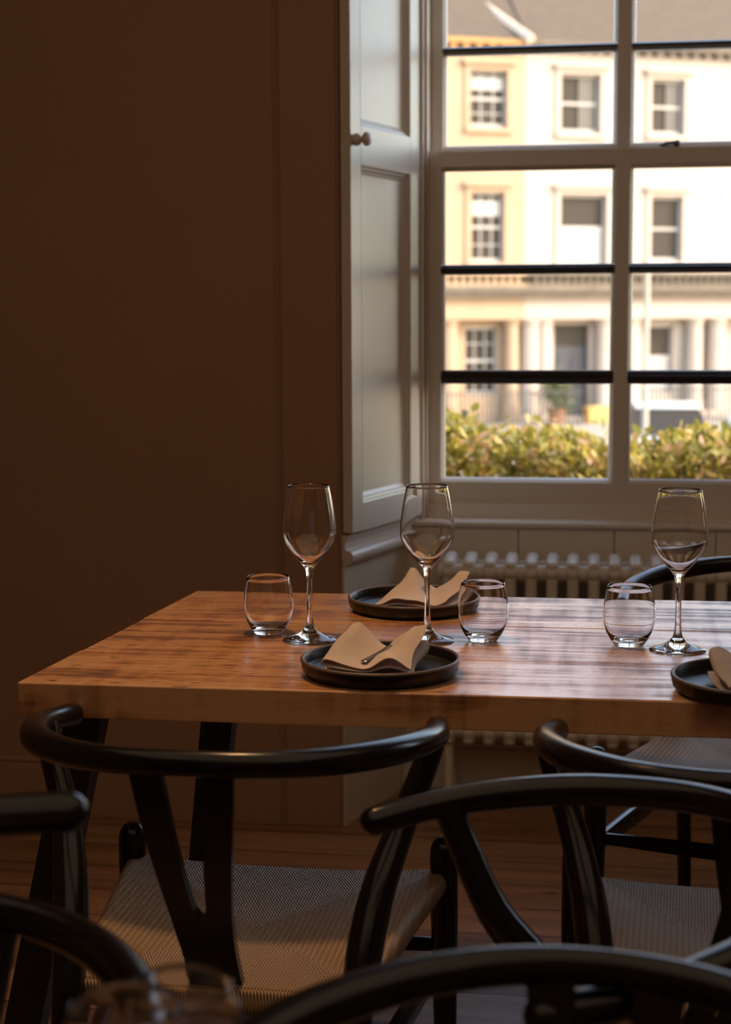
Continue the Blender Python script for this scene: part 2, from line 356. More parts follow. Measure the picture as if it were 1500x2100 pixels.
def make_shutter(right):
    o = empty('window_shutter', splay(0.0, 0.0, 0.723, right))
    th = 0.030
    bm = bmesh.new()
    s0, s1 = 0.002, SPL-0.004
    ps0, ps1 = 0.060, 0.352          # moulded panel edges
    rows = [(0.725, 0.793), (1.596, 1.683), (2.80, 2.84)]   # rails
    box(bm, s0, ps0, 0.004, th, 0.725, 2.84, 0.0015); box(bm, ps1, s1, 0.004, th, 0.725, 2.84, 0.0015)
    for z0, z1 in rows: box(bm, ps0, ps1, 0.004, th, z0, z1)
    for z0, z1 in ((0.793, 1.596), (1.683, 2.80)):
        # sunk panel with stepped moulding
        def ring(i, d): return [(ps0+i, d, z0+i), (ps1-i, d, z0+i), (ps1-i, d, z1-i), (ps0+i, d, z1-i)]
        R = [ring(0, th), ring(0.003, th-0.001), ring(0.006, th-0.007), ring(0.010, th-0.008), ring(0.013, th-0.012), ring(0.022, th-0.017), ring(0.024, th-0.017)]
        rv = [[bm.verts.new(p) for p in r] for r in R]
        for a, b in zip(rv[:-1], rv[1:]):
            for i in range(4): bm.faces.new((a[i], a[(i+1) % 4], b[(i+1) % 4], b[i]))
        bm.faces.new(rv[-1])
    to_splay(bm, right); bm.transform(Matrix.Translation(-o.location))
    obj('shutter_leaf', bm, M_shutter, o, smooth=False)
    if not right:
        bm = bmesh.new(); base = splay(0.018, th, 1.648); n3 = Vector((SPN.x, SPN.y, 0)).normalized()
        q = n3.to_track_quat('Z', 'Y').to_matrix()
        prof = [(0.0, 0.0), (0.010, 0.0), (0.0135, 0.003), (0.015, 0.009), (0.0135, 0.015), (0.008, 0.020), (0.0065, 0.023), (0.008, 0.025), (0.0145, 0.029), (0.0165, 0.034), (0.0150, 0.040), (0.010, 0.044), (0, 0.0455)]
        lathe(bm, prof, 28, T=lambda v: q @ v + base - o.location)
        obj('knob', bm, M_shutter, o)
    return o
sh = make_shutter(False); tag(sh, 'panelled greige painted window shutter with a small round knob, left of the window', 'shutter')
sh = make_shutter(True); tag(sh, 'panelled painted window shutter on the right side of the window', 'shutter')

# ------------------------------------------------------------------ the sash window
def sash_window(name, cx, full=True):
    W = empty(name, (cx, 4.22, 0)); W['kind'] = 'structure'
    X = lambda x: x - WC                       # world x (for the first window) -> local
    Y = lambda y: y - 4.22
    xl, xr = -0.4465, mir(-0.4465)
    bm = bmesh.new()                            # box frame: casing strips and stop beads
    for m in (lambda a: a, mir):
        a, b = sorted((m(-0.487), m(-0.449))); box(bm, X(a), X(b), Y(4.158), Y(4.20), 0.69, 2.86, 0.004)
        a, b = sorted((m(-0.4475), m(-0.4425))); box(bm, X(a), X(b), Y(4.19), Y(4.33), 0.69, 2.86, 0.001)
    box(bm, X(xl), X(xr), Y(4.18), Y(4.34), 2.78, 2.86)
    obj('window_frame', bm, M_joinery, W, smooth=False)
    def sash(nm, yf, z0, z1, bot, top, bars, glass_z):
        s = empty(nm, (0, 0, 0)); s.parent = W
        xs = [(-0.4425, -0.410), (0.0375, 0.074)]; ms = [(mir(b), mir(a)) for a, b in xs]
        bm = bmesh.new(); th = 0.042
        for a, b in xs+ms: box(bm, X(a), X(b), Y(yf), Y(yf+th), z0, z1, 0.0015)
        box(bm, X(-0.410), X(mir(-0.410)), Y(yf+0.0005), Y(yf+th), z0, z0+bot, 0.001)
        box(bm, X(-0.410), X(mir(-0.410)), Y(yf+0.0005), Y(yf+th), z1-top, z1, 0.001)
        obj('sash_frame', bm, M_joinery, s, smooth=False)
        cols = [(-0.410, 0.0375), (0.074, mir(0.074)), (mir(0.0375), mir(-0.410))]
        zs = [z0+bot] + [z for b in bars for z in b] + [z1-top]
        for (a, b) in cols:
            for zb in bars:                    # black glazing bars with a moulded inside edge
                bm = bmesh.new(); zc = sum(zb)/2; hh = (zb[1]-zb[0])/2
                poly = [(yf+0.0, zc-0.004), (yf+0.0, zc+0.004), (yf+0.006, zc+0.0055), (yf+0.012, zc+hh*0.85), (yf+0.018, zc+hh), (yf+th, zc+hh), (yf+th, zc-hh), (yf+0.018, zc-hh), (yf+0.012, zc-hh*0.85), (yf+0.006, zc-0.0055)]
                A = [bm.verts.new((X(a)-0.001, Y(y), z)) for y, z in poly]; B = [bm.verts.new((X(b)+0.001, Y(y), z)) for y, z in poly]; n = len(poly)
                for i in range(n): bm.faces.new((A[i], A[(i+1) % n], B[(i+1) % n], B[i]))
                bm.faces.new(A[::-1]); bm.faces.new(B); obj('glazing_bar', bm, M_bar, s, smooth=False)
            for k in range(0, len(zs), 2):     # pane with its bevelled moulding
                za, zb2 = zs[k], zs[k+1]
                bm = bmesh.new(); e = 0.0115
                def ring(i, y): return [(X(a)+i, Y(y), za+i), (X(b)-i, Y(y), za+i), (X(b)-i, Y(y), zb2-i), (X(a)+i, Y(y), zb2-i)]
                hor = [0, 0]
                R = [ring(-0.001, yf+0.002), ring(0.002, yf+0.004), ring(0.004, yf+0.010), ring(0.0065, yf+0.011), ring(0.010, yf+0.022), ring(0.010, yf+0.024)]
                # the moulding follows the sash members only; bars carry their own
                keep_low, keep_up = (k == 0), (k+2 >= len(zs))
                rv = []
                for r in R:
                    r = [list(p) for p in r]
                    if not keep_low: r[0][2] = r[1][2] = za
                    if not keep_up: r[2][2] = r[3][2] = zb2
                    rv.append([bm.verts.new(p) for p in r])
                for p_, q_ in zip(rv[:-1], rv[1:]):
                    for i in range(4):
                        if i == 0 and not keep_low: continue
                        if i == 2 and not keep_up: continue
                        bm.faces.new((p_[i], p_[(i+1) % 4], q_[(i+1) % 4], q_[i]))
                obj('pane_moulding', bm, M_joinery, s, smooth=False)
                bm = bmesh.new(); vs = [bm.verts.new(p) for p in ((X(a), Y(yf+0.026), za), (X(b), Y(yf+0.026), za), (X(b), Y(yf+0.026), zb2), (X(a), Y(yf+0.026), zb2))]
                bm.faces.new(vs); obj('glass_pane', bm, M_pane, s, smooth=False)
        return s
    sash('lower_sash', 4.220, 0.748, 1.660, 0.056, 0.040, [(1.061, 1.097), (1.346, 1.371)], None)
    sash('upper_sash', 4.268, 1.625, 2.80, 0.045, 0.05, [(1.911, 1.931), (2.19, 2.212), (2.47, 2.492)], None)
    bm = bmesh.new()                            # sill board, nosing and the board under it
    box(bm, X(-0.455), X(mir(-0.455)), Y(4.20), Y(4.30), 0.705, 0.748, 0.002)
    box(bm, X(-0.515), X(mir(-0.515)), Y(4.118), Y(4.24), 0.696, 0.711, 0.006, 3)
    box(bm, X(-0.50), X(mir(-0.50)), Y(4.130), Y(4.17), 0.690, 0.697, 0.002)
    obj('window_sill', bm, M_joinery, W, smooth=False)
    if full:                                    # cam fastener on the meeting rail
        bm = bmesh.new(); f = (0.175-WC, 0.028, 1.662)
        box(bm, f[0]-0.022, f[0]+0.020, f[1]-0.008, f[1]+0.010, f[2]-0.003, f[2]+0.003, 0.001)
        sweep(bm, [(f[0]-0.026, f[1], f[2]+0.005), (f[0]-0.012, f[1], f[2]+0.010), (f[0]+0.004, f[1], f[2]+0.012), (f[0]+0.015, f[1], f[2]+0.010)], [(0.004, 0.003), (0.006, 0.005), (0.005, 0.004), (0.008, 0.009)], n=10)
        obj('sash_fastener', bm, M_fastener, W)
    return W
sash_window('window_1', WC)
w2 = sash_window('window_2', 2.75, False)
# panelled board below the sill
bm = bmesh.new()
for i, (a, b) in enumerate([(-0.495, -0.385), (-0.385, -0.20), (-0.20, 0.045), (0.045, 0.30), (0.30, 0.55), (0.55, 0.80), (0.80, 1.09)]):
    box(bm, a+0.0012, b-0.0012, 4.128, 4.142, 0.0, 0.692, 0.0012)
tag(obj('trim_4', bm, M_joinery, smooth=False), kind='structure')
bm = bmesh.new(); box(bm, -0.499, mir(-0.499), 4.112, 4.129, 0.0, 0.11, 0.003); box(bm, -0.499, mir(-0.499), 4.117, 4.129, 0.11, 0.124, 0.004)
tag(obj('baseboard_window', bm, M_joinery, smooth=False), kind='structure')

# ------------------------------------------------------------------ column radiator
rad = empty('column_radiator', (0.30, 4.03, 0))
tag(rad, 'old cream column radiator standing under the window', 'radiator')
def rad_section():
    bm = bmesh.new()
    for yy in (-0.062, 0.0, 0.062):
        sweep(bm, [(0, yy, 0.17), (0, yy, 0.40), (0, yy, 0.625)], [(0.0145, 0.0135)]*3, n=12, upv=Vector((0, 1, 0)), round_ends=False)
    for z, dz in ((0.620, 1), (0.175, -1)):
        sweep(bm, [(0, -0.064, z-0.018*dz), (0, -0.058, z-0.003*dz), (0, -0.035, z+0.004*dz), (0, 0.035, z+0.004*dz), (0, 0.058, z-0.003*dz), (0, 0.064, z-0.018*dz)], [(0.0155, 0.0155), (0.0160, 0.0175), (0.0160, 0.0180), (0.0160, 0.0180), (0.0160, 0.0175), (0.0155, 0.0155)], n=14, power=3.0)
    for yy in (-0.04, 0.04):
        for z in (0.600, 0.195):
            sweep(bm, [(-0.0255, yy, z), (-0.014, yy, z), (-0.010, yy, z), (0.010, yy, z), (0.014, yy, z), (0.0255, yy, z)], [(0.021, 0.021), (0.021, 0.021), (0.018, 0.018), (0.018, 0.018), (0.021, 0.021), (0.021, 0.021)], n=14, round_ends=False)
    return bm
NS = 25
first = obj('section', rad_section(), M_radiator, rad); first.location = (-0.666, 0, 0)
for i in range(1, NS):
    c = first.copy(); COL.objects.link(c); c.parent = rad; c.location = (-0.666+0.0515*i, 0, 0)
for x in (-0.666, 0.57):
    for yy in (-0.05, 0.05):
        bm = bmesh.new(); sweep(bm, [(x, yy, 0.18), (x, yy, 0.06), (x, yy, 0.014)], [(0.012, 0.012), (0.011, 0.011), (0.016, 0.016)], n=12, upv=Vector((0, 1, 0)), round_ends=False)
        box(bm, x-0.018, x+0.018, yy-0.018, yy+0.018, 0.0, 0.015, 0.003); obj('foot', bm, M_radiator, rad)

# ------------------------------------------------------------------ the set table
tb = empty('dining_table', (0.15, 2.44, 0))
tag(tb, 'long dining table with a thick knotty pine plank top on black splayed legs', 'table')
bm = bmesh.new()
XR = 1.10
def skew(y): return -0.783 + (y-2.066)*(0.066/0.74)
for (y0, y1, dx) in ((2.066, 2.2805, 0.0), (2.2808, 2.5335, 0.003), (2.536, 2.806, 0.0)):
    a = [(skew(y0)+dx, y0), (XR, y0), (XR, y1), (skew(y1)+dx+0.0, y1)]
    tmp = bmesh.new(); prism(tmp, a, 0.702, 0.750)
    bmesh.ops.bevel(tmp, geom=list(tmp.edges), offset=0.0022, segments=2, profile=0.5, affect='EDGES')
    me = bpy.data.meshes.new('t'); tmp.to_mesh(me); tmp.free(); bm.from_mesh(me); bpy.data.meshes.remove(me)
bm.transform(Matrix.Translation(-tb.location)); obj('tabletop', bm, M_table, tb, smooth=False)
def flatbar(bm, p, q, wx, wy):
    p, q = Vector(p), Vector(q); a = []
    for c in (p, q):
        a.append([bm.verts.new(c+Vector((sx*wx/2, sy*wy/2, 0))) for sx, sy in ((-1,-1),(1,-1),(1,1),(-1,1))])
    for i in range(4): bm.faces.new((a[0][i], a[0][(i+1) % 4], a[1][(i+1) % 4], a[1][i]))
    bm.faces.new(a[0][::-1]); bm.faces.new(a[1])
for p, q in (((-0.722, 2.20, 0.6995), (-0.862, 2.13, 0.0)), ((-0.624, 2.64, 0.6995), (-0.715, 2.72, 0.0)), ((0.98, 2.20, 0.6995), (1.10, 2.13, 0.0)), ((0.98, 2.64, 0.6995), (1.10, 2.72, 0.0))):
    bm = bmesh.new(); flatbar(bm, p, q, 0.055, 0.045); bm.transform(Matrix.Translation(-tb.location)); obj('leg', bm, M_iron, tb, smooth=False)

# ------------------------------------------------------------------ plates, napkins, cutlery
def make_plate():
    t = empty('plate'); bm = bmesh.new()
    lathe(bm, [(0.0, 0.0), (0.096, 0.0), (0.104, 0.002), (0.109, 0.008), (0.1115, 0.0215), (0.1105, 0.0232), (0.1065, 0.0232), (0.1055, 0.0215), (0.1035, 0.0095), (0.099, 0.0068), (0.0, 0.0062)], 96)
    obj('dish', bm, M_plate, t, auto=0.8)
    bm = bmesh.new()
    lathe(bm, [(0.1118, 0.0205), (0.1115, 0.0228), (0.1095, 0.0240), (0.1072, 0.0238), (0.1056, 0.0222), (0.1060, 0.0205)], 96, False, False)
    o = obj('rim', bm, M_platerim, t, auto=3); o['label'] = 'bare brown clay edge'
    return t
plate0 = make_plate()
PL = [(-0.296, 2.179, 'round black plate with a napkin at the near left of the pine table'),
      (-0.305, 2.668, 'round black plate at the far edge of the pine table, behind the stemmed glass'),
      (0.211, 2.128, 'black plate at the right edge of the photo, cut off by the frame')]
for i, (x, y, lab) in enumerate(PL):
    p = plate0 if i == 0 else copy_tree(plate0)
    p.location = (x, y, 0.7503); tag(p, lab, 'plate', 'black plates on the pine table')

def make_napkin(seed, w=0.128, d=0.115, lift=0.036, fl=1.0, mirror=1):
    """a cloth folded in three, opened like a book along a valley"""
    rnd = random.Random(seed); bm = bmesh.new()
    # serpentine profile in (u, level)
    ns, nv = 92, 26; path = []
    lv = [0.0, 0.0070, 0.0155]; r = 0.003
    hw = w/2
    def add(u, z): path.append((u, z))
    for i in range(24): add(-hw + w*i/23.0, lv[0])
    for i in range(1, 8): a = -PI/2 + PI*i/8; add(hw + 0.006*math.cos(a), (lv[0]+lv[1])/2 + (lv[1]-lv[0])/2*math.sin(a))
    for i in range(24): add(hw - (w-0.008)*i/23.0, lv[1])
    for i in range(1, 8): a = PI/2 - PI*i/8; add(-hw+0.008 - 0.008*math.cos(-a), (lv[1]+lv[2])/2 - (lv[2]-lv[1])/2*math.sin(a))
    for i in range(30): add(-hw+0.008 + (w-0.004)*i/29.0, lv[2])
    grid = []
    for (u, z) in path:
        row = []
        for j in range(nv):
            t = j/(nv-1.0)              # 0 front, 1 back
            wing = abs(u/hw)**1.2
            top = z/lv[2]
            # wings rise to the back, valley stays low
            h = lift*(t**1.15)*(0.12 + 0.88*min(1, wing*1.5))*(0.30+0.70*top)
            # curls along the front edge of the top layer
            fc = (0.0065*math.sin(u*70+seed*1.7) + 0.006*math.exp(-((u-0.028)/0.022)**2) - 0.002)*(1-t)**1.2*top
            h += max(fc, -z*0.55) + 0.0016*math.sin(u*120+t*9+seed)*top
            uu = u*(1.0 - 0.10*t) + 0.010*t*mirror + 0.003*math.sin(t*5+seed)
            vv = -d/2 + d*t + 0.004*math.sin(u*45+seed)*top
            row.append(bm.verts.new((uu*mirror, vv, z+h+0.0012)))
        grid.append(row)
    for a, b in zip(grid[:-1], grid[1:]):
        for j in range(nv-1): bm.faces.new((a[j], a[j+1], b[j+1], b[j]))
    bmesh.ops.recalc_face_normals(bm, faces=bm.faces)
    bmesh.ops.solidify(bm, geom=bm.faces[:], thickness=0.0013)
    return bm
def make_cutlery():
    bm = bmesh.new()
    pts = smooth_pts([(0, 0.0, 0.0), (0, 0.03, 0.0015), (0, 0.065, 0.004), (0, 0.10, 0.008)], 5)
    rad_ = []
    for i, p in enumerate(pts):
        t = i/(len(pts)-1); rad_.append((0.0062 - 0.0032*t, 0.0014))
    sweep(bm, pts, rad_, n=12); return bm
NK = [(-0.309, 2.176, -0.05, 3, 1, 'beige linen napkin folded open on the front left plate'),
      (-0.292, 2.660, -0.28, 5, 1, 'beige linen napkin folded on the far plate, its back fold glowing orange'),
      (0.208, 2.130, 0.32, 8, 1, 'beige linen napkin on the plate cut off at the right edge')]
for i, (x, y, rz, sd, mr, lab) in enumerate(NK):
    o = obj('napkin', make_napkin(sd, w=0.122, d=0.105, lift=0.036 if i < 2 else 0.028, mirror=mr), M_linen, auto=1.2)
    o.location = (x, y, 0.7582); o.rotation_euler = (0, 0, rz); tag(o, lab, 'napkin', 'folded linen napkins')
CT = [(-0.315, 2.150, 0.7735, -0.62, 'steel cutlery handle lying in the fold of the front left napkin'),
      (-0.305, 2.645, 0.7760, -0.42, 'steel cutlery handle lying in the fold of the napkin on the far plate')]
for x, y, z, rz, lab in CT:
    o = obj('cutlery_handle', make_cutlery(), M_metal); o.location = (x, y, z); o.rotation_euler = (math.radians(6), 0, rz)
    o.scale = (1, 0.55, 1); tag(o, lab, 'cutlery', 'cutlery tucked in the napkins')

# ------------------------------------------------------------------ glasses
def wine_mesh():
    out = [(0.0, 0.0008), (0.030, 0.0004), (0.0405, 0.0), (0.0418, 0.0010), (0.0412, 0.0022), (0.033, 0.0042), (0.022, 0.0080), (0.0125, 0.0135), (0.0078, 0.0195), (0.0056, 0.027), (0.0047, 0.038), (0.0043, 0.058),
           (0.0043, 0.082), (0.0048, 0.098), (0.0062, 0.108), (0.0095, 0.1155), (0.0165, 0.1235), (0.0260, 0.1345), (0.0345, 0.1465), (0.0395, 0.1560), (0.0412, 0.1640), (0.0414, 0.1720), (0.0405, 0.1850), (0.0382, 0.2020), (0.0350, 0.2200), (0.0318, 0.2360), (0.0314, 0.2388)]
    inn = [(0.0308, 0.2390), (0.0306, 0.2375), (0.0310, 0.2355), (0.0342, 0.2200), (0.0374, 0.2020), (0.0397, 0.1850), (0.0406, 0.1720), (0.0404, 0.1640), (0.0386, 0.1565), (0.0336, 0.1475), (0.0250, 0.1362), (0.0155, 0.1262), (0.0080, 0.1208), (0.0035, 0.1192), (0.0, 0.1188)]
    bm = bmesh.new(); lathe(bm, out+inn, 72, False, False); return bm
def tumbler_mesh(k=1.0):
    out = [(0.0, 0.0006), (0.018, 0.0), (0.0215, 0.0008), (0.0240, 0.0040), (0.0290, 0.0110), (0.0345, 0.0220), (0.0378, 0.0340), (0.0390, 0.0450), (0.0386, 0.0580), (0.0368, 0.0740), (0.0345, 0.0850), (0.0330, 0.0908)]
    inn = [(0.0325, 0.0915), (0.0320, 0.0905), (0.0335, 0.0848), (0.0358, 0.0738), (0.0376, 0.0578), (0.0380, 0.0450), (0.0368, 0.0345), (0.0332, 0.0230), (0.0270, 0.0140), (0.0200, 0.0100), (0.010, 0.0088), (0.0, 0.0086)]
    bm = bmesh.new(); lathe(bm, [(r, z*k) for r, z in out+inn], 72, False, False); return bm
wg = obj('wine_glass', wine_mesh(), M_glass, auto=3)
for i, (x, y, lab) in enumerate([(-0.434, 2.392, 'empty wine glass in front of the bare wall, leftmost of the stemmed glasses'),
                                 (-0.255, 2.410, 'empty wine glass in front of the shutter, middle one of the three'),
                                 (0.121, 2.386, 'empty wine glass nearest the right end of the pine table, in front of the radiator')]):
    o = wg if i == 0 else wg.copy()
    if i: COL.objects.link(o)
    o.location = (x, y, 0.7503); tag(o, lab, 'wine glass', 'wine glasses on the pine table')
tg = obj('water_tumbler', tumbler_mesh(), M_glass, auto=3)
for i, (x, y, lab) in enumerate([(-0.507, 2.433, 'empty stemless tumbler standing furthest left on the pine table'),
                                 (-0.170, 2.418, 'empty stemless tumbler right of the middle wine glass, overlapping the far plate'),
                                 (0.050, 2.408, 'empty stemless tumbler just left of the right-hand wine glass')]):
    o = tg if i == 0 else tg.copy()
    if i: COL.objects.link(o)
    o.location = (x, y, 0.7503); tag(o, lab, 'tumbler', 'tumblers on the pine table')

# ------------------------------------------------------------------ wishbone chairs
RW, RD, ZB, ZT = 0.256, 0.345, 0.752, 0.712
NP = [(0, 0), (.3, .03), (.58, .14), (.82, .34), (.95, .56), (1.0, .78), (.97, 1.0)]
def rail_pts():
    p = [(-x*RW, y*RD) for x, y in NP[::-1]] + [(x*RW, y*RD) for x, y in NP[1:]]
    sp_ = smooth_pts([(x, y, 0) for x, y in p], 6); n = len(sp_)
    return [Vector((v.x, v.y, ZB + (ZT-ZB)*abs(2*i/(n-1)-1)**1.6)) for i, v in enumerate(sp_)]
def seat_bm():
    bm = bmesh.new(); n = 56
    yb, yf = 0.135, 0.560; wb, wf = 0.172, 0.232
    th = 0.017
    def srf(u, v):       # u,v in -1..1
        y = (yb+yf)/2 + (yf-yb)/2*v; hw = wb + (wf-wb)*(v+1)/2; x = hw*u
        c = max(abs(u), abs(v))
        z = 0.441 + 0.010*(abs(u)**3)*(0.5+0.5*v) - 0.021*(1-c)**0.8 - 0.006*abs(v)**4
        # envelope: the side triangles sit a touch higher along the diagonals
        z += 0.0035*math.exp(-((abs(u)-abs(v))/0.06)**2)*(0.25+c)
        return Vector((x, y, z))
    top = [[bm.verts.new(srf(-1+2*i/n, -1+2*j/n)) for j in range(n+1)] for i in range(n+1)]
    for i in range(n):
        for j in range(n): bm.faces.new((top[i][j], top[i+1][j], top[i+1][j+1], top[i][j+1]))
    # edge rolls down around the rails
    loop = [(i, 0) for i in range(n)] + [(n, j) for j in range(n)] + [(i, n) for i in range(n, 0, -1)] + [(0, j) for j in range(n, 0, -1)]
    prev = [top[i][j] for i, j in loop]; base = [v.co.copy() for v in prev]; cen = Vector((0, (yb+yf)/2, 0))
    nor = []
    for i, j in loop:
        u, v = -1+2*i/n, -1+2*j/n; d = Vector((math.copysign(abs(u)**14, u), math.copysign(abs(v)**14, v), 0)); nor.append(d.normalized())
    for k in range(1, 9):
        a = PI*k/8; off, dz = th*math.sin(a)*0.75, th*(1-math.cos(a))
        cur = [bm.verts.new(b + nn*off + Vector((0, 0, -dz))) for b, nn in zip(base, nor)]
        m = len(cur)
        for q in range(m): bm.faces.new((prev[q], cur[q], cur[(q+1) % m], prev[(q+1) % m]))
        prev = cur
    bm.faces.new(prev); return bm
def make_chair():
    t = empty('wishbone_chair')
    bm = bmesh.new(); P = rail_pts(); n = len(P); R_ = []
    for i in range(n):
        s = abs(2*i/(n-1)-1)
        R_.append((0.0125 + 0.0045*math.sin(PI*min(1, s*1.1))**2 + (0.003 if s > 0.8 else 0.003*s), 0.0150 + 0.0020*math.sin(PI*s)**2))
    sweep(bm, P, R_, n=20, power=2.2); obj('armrail', bm, M_black, t, auto=1.2)
    for sx in (-1, 1):       # curved rear legs
        bm = bmesh.new()
        pts = smooth_pts([(sx*0.254, 0.262, 0.722), (sx*0.243, 0.250, 0.685), (sx*0.216, 0.222, 0.612), (sx*0.197, 0.180, 0.555), (sx*0.187, 0.150, 0.505), (sx*0.181, 0.122, 0.450), (sx*0.179, 0.098, 0.390), (sx*0.180, 0.065, 0.230), (sx*0.182, 0.030, 0.0)], 4)
        rr = []
        for p in pts:
            z = p.z
            wdt = 0.0155 + 0.0065*math.exp(-((z-0.50)/0.11)**2) + (0.0005 if z > 0.3 else -0.002*(0.3-z)/0.3)
            rr.append((wdt, wdt*1.02))
        sweep(bm, pts, rr, n=14, upv=Vector((0, 1, 0)), round_ends=False); obj('leg', bm, M_black, t)
        bm = bmesh.new()     # turned front legs with domed tops
        prof = [(0.0, 0.0), (0.0135, 0.0), (0.0150, 0.10), (0.0175, 0.25), (0.0200, 0.38), (0.0203, 0.470), (0.0192, 0.480), (0.0160, 0.4885), (0.0100, 0.4945), (0.0, 0.4965)]
        lathe(bm, prof, 24, T=lambda v: Vector((v.x+sx*0.234+sx*0.004*(1-v.z/0.49), v.y+0.550, v.z))); obj('leg', bm, M_black, t)
    bm = bmesh.new()         # Y shaped splat
    def sp2(x, s): # s 0 top .. 1 seat
        y = 0.004 + 0.150*s - 0.018*math.sin(PI*s); z = 0.748 - 0.322*s
        return Vector((x, y, z))
    Lx = [(-0.061, 0.0), (-0.054, 0.22), (-0.0445, 0.45), (-0.0370, 0.64), (-0.0335, 0.80), (-0.032, 1.0)]
    inn = [(-0.0235, 0.0), (-0.0175, 0.25), (-0.0115, 0.48), (-0.0075, 0.60), (-0.004, 0.635), (0, 0.645)]
    th = Vector((0, 0.0055, 0.0025))
    def lerp_tab(tab, s):
        for (x0, s0), (x1, s1) in zip(tab[:-1], tab[1:]):
            if s <= s1: return x0 + (x1-x0)*(s-s0)/(s1-s0)
        return tab[-1][0]
    def strip(L_, R_, ss):
        prev = None
        for k, s in enumerate(ss):
            cur = [bm.verts.new(p) for p in (sp2(L_(s), s)-th, sp2(R_(s), s)-th, sp2(R_(s), s)+th, sp2(L_(s), s)+th)]
            if prev:
                for q in range(4): bm.faces.new((prev[q], prev[(q+1) % 4], cur[(q+1) % 4], cur[q]))
            else: bm.faces.new(cur[::-1])
            prev = cur
        bm.faces.new(prev)
    up_s = [0.645*k/16 for k in range(17)]; lo_s = [0.645+0.355*k/8 for k in range(9)]
    out_ = lambda s: lerp_tab(Lx, s); in_ = lambda s: lerp_tab(inn, s)
    strip(out_, in_, up_s); strip(lambda s: -in_(s), lambda s: -out_(s), up_s); strip(out_, lambda s: -out_(s), lo_s)
    obj('splat', bm, M_black, t, smooth=False)
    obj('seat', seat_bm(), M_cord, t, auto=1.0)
    def stretcher(p, q, rs, ru):
        bm = bmesh.new(); p, q = Vector(p), Vector(q)
        pts = [p.lerp(q, k/8) for k in range(9)]
        sweep(bm, pts, [(rs*(0.75+0.25*math.sin(PI*k/8)), ru*(0.72+0.28*math.sin(PI*k/8))) for k in range(9)], n=12, round_ends=False, power=2.6); obj('stretcher', bm, M_black, t)
    stretcher((-0.232, 0.552, 0.333), (0.232, 0.552, 0.333), 0.009, 0.014)
    stretcher((-0.180, 0.078, 0.290), (0.180, 0.078, 0.290), 0.009, 0.014)
    for sx in (-1, 1): stretcher((sx*0.232, 0.545, 0.320), (sx*0.179, 0.085, 0.320), 0.011, 0.019)
    return t
CH = [(-0.457, 1.698, -1.0, 'black wishbone chair seen from behind at the near left side of the pine table'),
      (0.182, 1.688, -3.0, 'black wishbone chair at the near right side of the pine table, cut by the frame'),
      (0.184, 1.551, 113.0, 'black wishbone chair turned sideways, its near arm crossing behind the front row rail'),
      (0.012, 1.190, 172.6, 'black wishbone chair in front, its broad curved rail crossing the bottom right'),
      (0.373, 3.235, 165.0, 'black wishbone chair on the far side of the pine table, in front of the radiator'),
      (-0.537, 1.250, 176.0, 'black wishbone chair in the bottom left corner, blurred rail behind the near glasses')]
c0 = make_chair()
for i, (x, y, a, lab) in enumerate(CH):
    c = c0 if i == 0 else copy_tree(c0)
    c.location = (x, y, 0); c.rotation_euler = (0, 0, math.radians(a)); tag(c, lab, 'chair', 'black wishbone chairs')

# taller armchair at the left, only its rounded arm end is in the picture
t = empty('tall_armchair', (-1.25, 1.0, 0))
tag(t, 'tall black armchair at the left edge, only its blurred rounded arm end in view', 'chair')
bm = bmesh.new(); pts = smooth_pts([(0.842, 0.178, 0.862), (0.70, 0.125, 0.866), (0.45, 0.10, 0.872), (0.15, 0.06, 0.88), (-0.02, -0.06, 0.885), (-0.05, -0.20, 0.887), (-0.02, -0.34, 0.885), (0.12, -0.42, 0.88), (0.30, -0.43, 0.87)], 6)
sweep(bm, pts, [(0.0165, 0.0165)]*len(pts), n=18); obj('armrail', bm, M_black, t)
for x, y, zt in ((0.16, 0.06, 0.875), (0.16, -0.42, 0.875), (-0.045, 0.0, 0.60), (-0.045, -0.36, 0.60)):
    bm = bmesh.new(); sweep(bm, [(x, y, 0), (x, y, 0.4), (x, y, zt)], [(0.014, 0.014), (0.018, 0.018), (0.014, 0.014)], n=12, upv=Vector((0, 1, 0)), round_ends=False); obj('leg', bm, M_black, t)
bm = bmesh.new(); box(bm, -0.03, 0.15, -0.40, 0.04, 0.585, 0.62, 0.012); obj('seat', bm, M_cord, t)

# near table (its edge lies just under the frame) with the two blurred glasses
nt_ = empty('side_table', (-0.25, 0.66, 0))
tag(nt_, 'table nearest the camera, just under the bottom edge, carrying the two blurred glasses', 'table')
bm = bmesh.new(); box(bm, -0.72, 0.90, -0.36, 0.35, 0.731, 0.750, 0.002); obj('tabletop', bm, M_table, nt_, smooth=False)
for x in (-0.66, 0.84):
    for y in (-0.30, 0.29):
        bm = bmesh.new(); flatbar(bm, (x, y, 0.731), (x*1.0, y*1.0, 0), 0.05, 0.05); obj('leg', bm, M_iron, nt_, smooth=False)
o = tg.copy(); COL.objects.link(o); o.location = (-0.275, 0.885, 0.7503); tag(o, 'blurred tumbler at the bottom left, the brighter rimmed of the two near glasses', 'tumbler', 'near glasses')
o = obj('water_tumbler', tumbler_mesh(0.76), M_glass, auto=3); o.location = (-0.262, 0.968, 0.7503); tag(o, 'fainter blurred low tumbler at the bottom, behind and right of the bright rimmed one', 'tumbler', 'near glasses')
bm = bmesh.new(); sweep(bm, [(0, 0, 0), (0, 0.05, 0.004), (0, 0.12, 0.004)], [(0.003, 0.002), (0.006, 0.002), (0.004, 0.002)], n=10)
o = obj('teaspoon_handle', bm, M_metal); o.location = (-0.285, 0.868, 0.762); o.rotation_euler = (math.radians(68), 0, math.radians(-35)); o.scale = (0.6, 0.55, 0.6)
